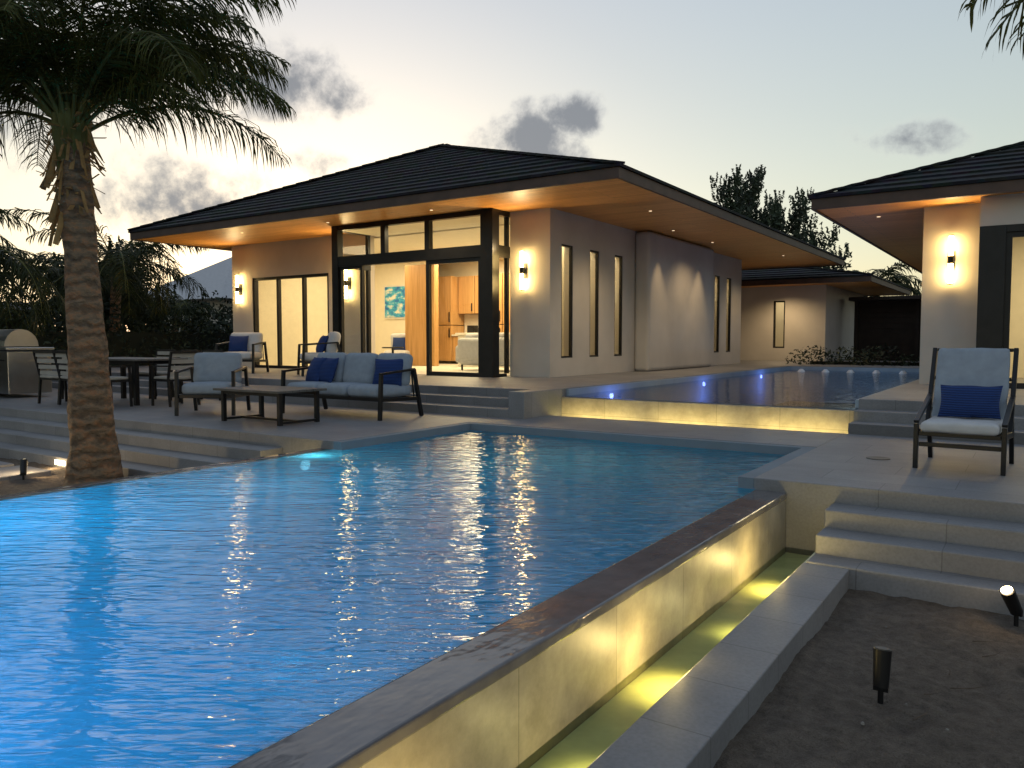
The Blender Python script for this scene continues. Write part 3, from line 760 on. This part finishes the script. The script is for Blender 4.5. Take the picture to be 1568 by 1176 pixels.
# ------------------------------------------------------------------ vegetation
random.seed(7)
def frond(gl,gs,base,az,el0,L,droop,nl,lf,wid=.028):
    m=16; p=Vector(base); pts=[p.copy()]; dirs=[]
    for i in range(m):
        el=el0-droop*((i+1)/m)**1.3
        d=Vector((math.sin(az)*math.cos(el),math.cos(az)*math.cos(el),math.sin(el))); dirs.append(d); p=p+d*L/m; pts.append(p.copy())
    dirs.append(dirs[-1])
    for i in range(m):
        r=.022*(1-i/m)+.004; gs.cyl(pts[i],pts[i+1],r,r*.92,n=5)
    side=Vector((math.cos(az),-math.sin(az),0))
    for k in range(nl):
        t=.14+.86*k/nl; i=min(int(t*m),m-1); fr=t*m-i; q=pts[i].lerp(pts[i+1],fr); d=dirs[i]
        upv=side.cross(d).normalized()
        if upv.z<0: upv=-upv
        prof=math.sin(math.pi*min(1,(t*.88+.12)))**.6
        for sgn in (-1,1):
            ll=lf*(prof*.9+.12)*random.uniform(.8,1.12)
            if random.random()<.06: continue
            a=(side*sgn*random.uniform(.5,.95)+d*random.uniform(.45,.9)+upv*random.uniform(-.35,.2)).normalized()
            g1=Vector((0,0,-1)); b1=(a+g1*random.uniform(.35,.9)).normalized(); b2=(b1+g1*random.uniform(.7,1.5)).normalized()
            w=wid*random.uniform(.7,1.2)
            wv=(d*.8+upv*random.uniform(-.6,.6)).normalized()*w/2
            q1=q+a*ll*.35;q2=q1+b1*ll*.35;q3=q2+b2*ll*.32
            gl.add([q-wv*.6,q+wv*.6,q1+wv,q1-wv,q2+wv*.8,q2-wv*.8,q3],[(0,1,2,3),(3,2,4,5),(5,4,6)])
def palm(loc,h,r0,r1,lean,fr,lf=.5,nl=46,detail=True,sc=1.0,mat='palm',wid=.028,name='palm_tree'):
    rt=root(name,loc); g=G(); n=24 if detail else 10; m=int(h/.06) if detail else 10; vs=[];fs=[]
    for j in range(m+1):
        t=j/m; z=t*h; r=r0+(r1-r0)*min(1,t*1.6)**.7
        r*=1+ (.05*(1-((z*6.3+.3*math.sin(z*5))%1)) if detail else 0)+.35*max(0,.12-t)/.12*.5
        cx=lean[0]*t**1.3; cy=lean[1]*t**1.3
        for i in range(n):
            a=2*math.pi*i/n; rr=r*(1+.09*mnoise.noise(Vector((math.cos(a)*2,math.sin(a)*2,z*3)))); vs.append((cx+rr*math.cos(a),cy+rr*math.sin(a),z))
    for j in range(m):
        for i in range(n): fs.append((j*n+i,j*n+(i+1)%n,(j+1)*n+(i+1)%n,(j+1)*n+i))
    g.add(vs,fs,True); g.make('trunk','trunk',rt)
    top=Vector((lean[0],lean[1],h)); gl=G(); gs=G(); gdry=G()
    for (az,el,L,dr) in fr:
        b=top+Vector((math.sin(az)*r1*.5,math.cos(az)*r1*.5,random.uniform(0,.35)*sc))
        frond(gl,gs,b,az,el,L,dr,nl,lf,wid)
        gs.cyl(b-Vector((0,0,.5*sc)),b+Vector((math.sin(az)*.08,math.cos(az)*.08,.05)),.07*sc,.03*sc,n=6)
    if detail:
        for i in range(130):
            a=random.uniform(0,6.28); b=top+Vector((math.sin(a)*r1*.9,math.cos(a)*r1*.9,random.uniform(-.85,.3)))
            e=b+Vector((math.sin(a)*random.uniform(.03,.22),math.cos(a)*random.uniform(.03,.22),random.uniform(-.45,.12)))
            gdry.bar(b,e,.05*random.random()+.01,.006)
        gdry.make('dry_husks','dry',rt)
    gl.make('frond_leaflets',mat,rt); gs.make('frond_stems','palmstem',rt); return rt
def az_of(dx,dy): return math.atan2(dx,dy)
fr=[]
for i in range(38):
    a=i*2.39996+.3; tier=i/38; el=R(86-46*tier+random.uniform(-6,6)); fr.append((a,el,random.uniform(2.2,3.0),R(random.uniform(60,100))))
ra=R(-33.8+90)
fr+=[(ra+R(4),R(42),2.45,R(88)),(ra-R(22),R(60),2.5,R(90)),(ra+R(24),R(34),1.9,R(75)),(ra-R(5),R(72),2.9,R(92)),(ra+R(180),R(45),2.6,R(95)),(ra+R(150),R(60),2.8,R(95)),(ra+R(200),R(30),2.4,R(85))]
palm((-8.46,4.5,-.52),3.72,.255,.16,(-.12,-.08),fr,lf=.70,nl=82,wid=.020)
def rfr(n,L,lo=5,hi=80): return [(i*2.4+random.random(),R(random.uniform(lo,hi)),L*random.uniform(.8,1.15),R(random.uniform(60,110))) for i in range(n)]
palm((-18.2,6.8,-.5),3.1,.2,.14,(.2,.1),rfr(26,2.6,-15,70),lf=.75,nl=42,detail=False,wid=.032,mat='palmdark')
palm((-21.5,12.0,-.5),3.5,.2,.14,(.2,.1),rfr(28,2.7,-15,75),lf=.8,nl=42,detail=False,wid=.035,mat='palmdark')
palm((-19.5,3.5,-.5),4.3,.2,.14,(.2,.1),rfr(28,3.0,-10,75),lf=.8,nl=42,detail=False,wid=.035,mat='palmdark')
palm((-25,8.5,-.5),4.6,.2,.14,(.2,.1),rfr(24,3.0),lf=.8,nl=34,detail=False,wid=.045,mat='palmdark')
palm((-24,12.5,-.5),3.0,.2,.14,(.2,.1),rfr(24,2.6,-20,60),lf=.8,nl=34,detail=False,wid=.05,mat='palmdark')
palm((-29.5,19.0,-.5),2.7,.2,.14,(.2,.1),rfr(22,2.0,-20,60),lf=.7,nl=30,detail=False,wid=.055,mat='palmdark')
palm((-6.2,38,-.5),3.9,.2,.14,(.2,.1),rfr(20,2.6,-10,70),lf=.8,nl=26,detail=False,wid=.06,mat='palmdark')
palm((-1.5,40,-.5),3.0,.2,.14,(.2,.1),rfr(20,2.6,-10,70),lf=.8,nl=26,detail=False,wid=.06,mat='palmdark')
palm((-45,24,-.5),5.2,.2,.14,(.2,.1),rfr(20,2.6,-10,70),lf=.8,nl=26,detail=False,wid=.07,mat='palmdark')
frr=[(az_of(-2.4,.7)+R(d),R(e),L,R(q)) for d,e,L,q in [(4,26,2.6,74),(13,24,2.6,70),(-6,30,2.6,80),(21,22,2.6,72)]]+rfr(12,2.2,35,80)
palm((2.0,4.7,-.5),3.45,.2,.14,(0,0),frr,lf=.6,nl=60,detail=True,wid=.02)

def leafmass(g,c,rad,n,size,shell=.55):
    c=Vector(c)
    for _ in range(n):
        while True:
            p=Vector((random.uniform(-1,1),random.uniform(-1,1),random.uniform(-1,1)))
            if p.length<1 and p.length>shell*random.random(): break
        q=c+Vector((p.x*rad[0],p.y*rad[1],p.z*rad[2]))
        a=Vector((random.gauss(0,1),random.gauss(0,1),random.gauss(0,1))).normalized(); b=a.orthogonal().normalized()
        s=size*random.uniform(.6,1.3)
        g.add([q-a*s,q+b*s*.4,q+a*s,q-b*s*.4],[(0,1,2,3)])
def hedge(name,x0,x1,y0,y1,z,n,size=.09):
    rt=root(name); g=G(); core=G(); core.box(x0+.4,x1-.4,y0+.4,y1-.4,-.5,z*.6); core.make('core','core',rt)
    L=max(x1-x0,y1-y0); m=max(3,int(L/.9))
    for i in range(m):
        t=(i+.5)/m; al=x1-x0>y1-y0
        cx=x0+(x1-x0)*t if al else (x0+x1)/2+random.uniform(-.3,.3); cy=y0+(y1-y0)*t if not al else (y0+y1)/2+random.uniform(-.3,.3)
        hh=z*random.uniform(.75,1.25)
        rx=(L/m*.9) if al else (x1-x0)/2+.2; ry=(L/m*.9) if not al else (y1-y0)/2+.2
        leafmass(g,(cx,cy,hh/2-.2),(rx,ry,hh/2+.25),n//m,size,.9)
    g.make('leaves','hedge',rt)
hedge('hedge',-22.5,-20.3,2,20,2.15,20000,.08)
hedge('hedge',-36,-24,22,25,2.2,7000,.14)
hedge('low_shrubs',-6.0,-2.2,23.9,24.8,.75,2600,.06)
hedge('hedge',-14,9,36,38,2.6,7000,.13)
rt=root('garden_fence'); g=G()
for i in range(14): g.box(-5.6,2,31.0,31.06,-.4+i*.19,-.4+i*.19+.178)
for x in (-5.6,-3.6,-1.6,.4): g.box(x,x+.12,30.9,30.998,-.5,2.5)
g.box(-5.7,2,30.3,31.3,2.5,2.62); g.box(-5.6,2,31.07,31.1,-.5,2.49); g.make('slats','fence',rt)
def tree(loc,h,seed,spread=1.0,n=26,dens=42):
    random.seed(seed); rt=root('casuarina_tree',loc); g=G(); l=G()
    g.cyl((0,0,0),(.1,0,h*.9),.18,.03,n=8)
    for i in range(n):
        z=h*random.uniform(.4,.95); a=random.uniform(0,6.28); L=spread*(1.25-.85*z/h)*random.uniform(.6,1.5)
        st=Vector((.05,0,z-.3)); e=Vector((math.cos(a)*L,math.sin(a)*L,z+random.uniform(.1,.9))); g.cyl(st,e,.04,.01,n=5)
        for t in (.4,.6,.8,1,1.15):
            c=st.lerp(e,t); leafmass(l,c,(.30,.30,.42),dens,.12,.1)
            if t>.7:
                for _ in range(3):
                    q=c+Vector((random.uniform(-.3,.3),random.uniform(-.3,.3),.2)); d=Vector((random.uniform(-.3,.3),random.uniform(-.3,.3),1)).normalized()
                    for s in range(7): leafmass(l,q+d*s*.09,(.09*(1-s/8),.09*(1-s/8),.07),4,.08,.1)
    g.make('trunk','fence',rt); l.make('foliage','leaf_far',rt)
tree((-10.9,34.8,-.5),8.4,3,1.6,26,22); tree((-9.4,35.5,-.5),7.4,5,1.4,20,22); tree((-8.2,36.5,-.5),6.1,8,1.2,14,24); tree((-12.6,36,-.5),7,9,1.2,14,24)
tree((-27,9,-.5),4.2,16,2.2,22); tree((-24,4,-.5),5,18,2,24); tree((-26,14,-.5),3.4,22,1.8,20,46)
random.seed(21); rt=root('distant_trees'); g=G()
for i in range(70):
    a=R(-130+i*2.6); d=random.uniform(65,85); leafmass(g,(math.sin(a)*d,math.cos(a)*d,1.5),(3,3,random.uniform(2.5,4.2)),170,.5,.6)
g.make('leaves','leaf_far',rt)
nh=root('neighbour_house'); g=G(); g.box(-42,-35,25.5,34,-.5,3.2); g.make('walls','stucco',nh)
g=G(); a=[(-43,24.5,3.2),(-34,24.5,3.2),(-34,35,3.2),(-43,35,3.2)]; g.add(a+[(-38.5,29,6.0),(-38.5,30.5,6.0)],[(0,1,4),(1,2,5,4),(2,3,5),(3,0,4,5),(3,2,1,0)]); g.make('roof','nroof',nh)
nh=root('neighbour_pavilion'); g=G(); g.box(-45,-30,8,14,-.5,2.1); g.make('walls','fence',nh)
g=G(); g.box(-46,-28.5,7,15,2.1,2.35); g.make('roof','nroof',nh)
print('done')
